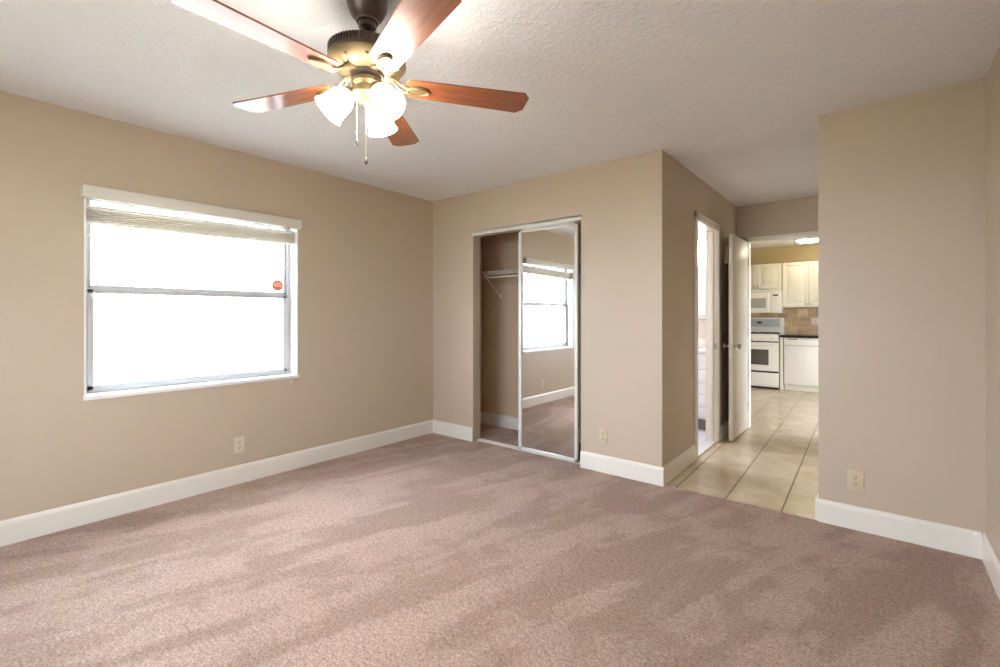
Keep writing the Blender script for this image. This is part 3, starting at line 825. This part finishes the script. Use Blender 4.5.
m = MB(); m.box(rx0+0.01, 9.03, 1.632, -1.245, 9.0455, 1.67, 0.002)
for k in range(3): m.box(rx0+0.03, 9.026, 1.638+k*0.011, -1.26, 9.031, 1.642+k*0.011)
m.build('top_grille', M_enamel, mw, world=True)

def upper_cab(name, x0, x1, z0, z1, doors, label, knobs):
    t = thing(name, ((x0+x1)/2, 9.25, z0), label, 'cabinet')
    m = MB(); m.box(x0, 9.115, z0, x1, 9.428, z1, 0.002); m.build('body', M_cab, t, world=True)
    for (a, b_), kx in zip(doors, knobs):
        m = MB(); m.box(a+0.003, 9.095, z0+0.008, b_-0.003, 9.1145, z1-0.008, 0.003)
        m.box(a+0.003, 9.089, z0+0.008, a+0.058, 9.096, z1-0.008, 0.002); m.box(b_-0.058, 9.089, z0+0.008, b_-0.003, 9.096, z1-0.008, 0.002)
        m.box(a+0.05, 9.089, z0+0.008, b_-0.05, 9.096, z0+0.063, 0.002); m.box(a+0.05, 9.089, z1-0.063, b_-0.05, 9.096, z1-0.008, 0.002)
        m.box(a+0.085, 9.090, z0+0.09, b_-0.085, 9.096, z1-0.09, 0.003)
        d = m.build('door', M_cab, t, world=True)
        m = MB(); m.lathe([(0.006, 0), (0.006, 0.01), (0.014, 0.018), (0.012, 0.026), (0, 0.029)], 16, Matrix.Translation((kx, 9.0895, z0+0.055)) @ Matrix.Rotation(PI/2, 4, 'X'))
        m.build('knob', M_knob, d, world=True)
    return t
upper_cab('upper_cabinet', -2.005, -1.240, 1.685, 2.125, [(-2.003, -1.622), (-1.622, -1.242)], 'short cream cabinet with two doors above the microwave', (-1.652, -1.592))
upper_cab('upper_cabinet', -1.236, -0.49, 1.370, 2.125, [(-1.234, -0.863), (-0.863, -0.492)], 'tall cream cabinet above the stone backsplash', (-0.893, -0.833))
upper_cab('upper_cabinet', -2.75, -2.010, 1.370, 2.125, [(-2.748, -2.38), (-2.38, -2.012)], 'cream cabinet left of the microwave hidden by the open door', (-2.41, -2.35))
upper_cab('upper_cabinet', -0.486, 0.26, 1.370, 2.125, [(-0.484, -0.113), (-0.113, 0.258)], 'cream cabinet hidden behind the short beige wall', (-0.143, -0.083))
# backsplash, countertop, dishwasher
m = MB(); m.box(-3.2, 9.418, 0.90, 0.9, 9.4295, 1.68)
struct('wall_backsplash', m, M_splash, 'tan tumbled stone backsplash over the black counter', 'backsplash')
m = MB(); m.box(-1.238, 8.825, 0.872, 0.9, 9.417, 0.912, 0.005)
tag(m.build('kitchen_countertop', M_black), 'black stone countertop above the dishwasher', 'countertop')
m = MB(); m.box(-3.19, 8.825, 0.872, -2.018, 9.417, 0.912, 0.005)
tag(m.build('kitchen_countertop', M_black), 'black stone countertop left of the range hidden by the open door', 'countertop')
dw = thing('dishwasher', (-0.88, 9.1, 0), 'white dishwasher under the black countertop', 'dishwasher')
m = MB(); m.box(-1.182, 8.88, 0.10, -0.580, 9.40, 0.868, 0.002); m.build('body', M_enamel, dw, world=True)
m = MB(); m.box(-1.178, 8.850, 0.105, -0.584, 8.879, 0.742, 0.006); m.build('door', M_enamel, dw, world=True)
m = MB(); m.box(-1.178, 8.846, 0.748, -0.584, 8.879, 0.866, 0.006); cp = m.build('control_strip', M_enamel, dw, world=True)
m = MB(); m.box(-1.14, 8.843, 0.838, -0.98, 8.8465, 0.850); m.box(-0.95, 8.8435, 0.842, -0.62, 8.8465, 0.846); m.build('buttons', M_slot, cp, world=True)
m = MB(); m.box(-1.176, 8.925, 0.0, -0.586, 8.945, 0.10); m.build('toe_kick', M_cab, dw, world=True)
bc = thing('base_cabinet', (-0.2, 9.1, 0), 'cream base cabinet hidden behind the short beige wall', 'cabinet')
m = MB(); m.box(-0.576, 8.87, 0.10, 0.9, 9.41, 0.870, 0.002); m.box(-0.576, 8.925, 0.0, 0.9, 9.38, 0.10); m.build('body', M_cab, bc, world=True)
for k in range(3):
    x0 = -0.57+k*0.49
    m = MB(); m.box(x0, 8.850, 0.11, x0+0.48, 8.869, 0.86, 0.004); m.build('door', M_cab, bc, world=True)
bc = thing('base_cabinet', (-2.6, 9.1, 0), 'cream base cabinet left of the range hidden by the open door', 'cabinet')
m = MB(); m.box(-3.19, 8.87, 0.10, -2.018, 9.41, 0.870, 0.002); m.box(-3.19, 8.925, 0.0, -2.018, 9.38, 0.10); m.build('body', M_cab, bc, world=True)
for k in range(3):
    x0 = -3.185+k*0.388
    m = MB(); m.box(x0, 8.850, 0.11, x0+0.38, 8.869, 0.86, 0.004); m.build('door', M_cab, bc, world=True)
m = MB(); m.box(-1.238, 8.862, 0.0, -1.190, 9.41, 0.871, 0.002)
tag(m.build('filler_panel', M_cab), 'narrow cream filler panel between range and dishwasher', 'panel')
outlet((-0.80, 9.418, 1.13), 0, 0.115, 0.116, M_ivory, 'pale outlet plate on the stone backsplash')
kl = thing('kitchen_ceiling_light', (-0.83, 8.70, CH), 'round lit flush light on the kitchen ceiling', 'ceiling light')
m = MB(); m.lathe([(0.175, -0.0005), (0.175, -0.018), (0.160, -0.024)], 40); m.build('rim', M_white, kl)
m = MB(); m.lathe([(0.160, -0.020), (0.150, -0.035), (0.11, -0.052), (0.05, -0.062), (0, -0.064)], 40); m.build('diffuser', M_klight, kl)

# ------------------------------------------------------------------ outside
fe = thing('wood_fence', (-7.2, 0, -0.32), 'pale board fence outside the window', 'fence')
m = MB(); y = -19.0
while y < 12:
    hgt = 1.42 + random.uniform(-0.02, 0.02)
    m.box(-7.21, y, -0.30, -7.19, y+0.132, hgt, 0.002); y += 0.140
m.build('boards', M_fence, fe, world=True, smooth=False)
for z in (0.05, 1.10):
    m = MB(); m.box(-7.250, -19.0, z, -7.212, 12, z+0.09, 0.003); m.build('rail', M_fence, fe, world=True)
for k in range(13):
    y = -18.9+k*2.4
    m = MB(); m.box(-7.34, y, -0.32, -7.252, y+0.09, 1.50, 0.004); m.build('post', M_fence, fe, world=True)
def tree(x, y, h, r, label):
    t = thing('tree', (x, y, -0.32), label, 'tree')
    m = MB(); m.tube([(0, 0, -0.05), (0.05, 0.02, h*0.3), (0, 0.08, h*0.55), (0.1, 0.0, h*0.8)], [0.12, 0.10, 0.08, 0.04], 10)
    for k in range(7):
        a = k*0.9; zz = h*(0.45+0.05*k)
        m.tube([(0, 0.05, zz), (r*0.35*math.cos(a), r*0.35*math.sin(a), zz+0.3), (r*0.7*math.cos(a), r*0.7*math.sin(a), zz+0.7)], [0.04, 0.03, 0.012], 6)
    m.build('trunk', M_bark, t)
    b_ = bmesh.new()
    for k in range(1500):
        u = Vector((random.gauss(0, 1), random.gauss(0, 1), random.gauss(0, 1))).normalized()*r*random.uniform(0.35, 1.0)
        c = Vector((0, 0, h*0.78)) + Vector((u.x, u.y, u.z*0.8))
        a = Vector((random.uniform(-1, 1), random.uniform(-1, 1), random.uniform(-1, 1))).normalized()
        bb = a.orthogonal().normalized(); L1, L2 = 0.07, 0.028
        vs = [b_.verts.new(c + a*L1), b_.verts.new(c + bb*L2), b_.verts.new(c - a*L1), b_.verts.new(c - bb*L2)]
        b_.faces.new(vs)
    m = MB(); m.merge(b_); m.build('foliage', M_leaf, t, smooth=False)
tree(-9.5, 1.6, 3.4, 1.3, 'pale leafy tree beyond the board fence')
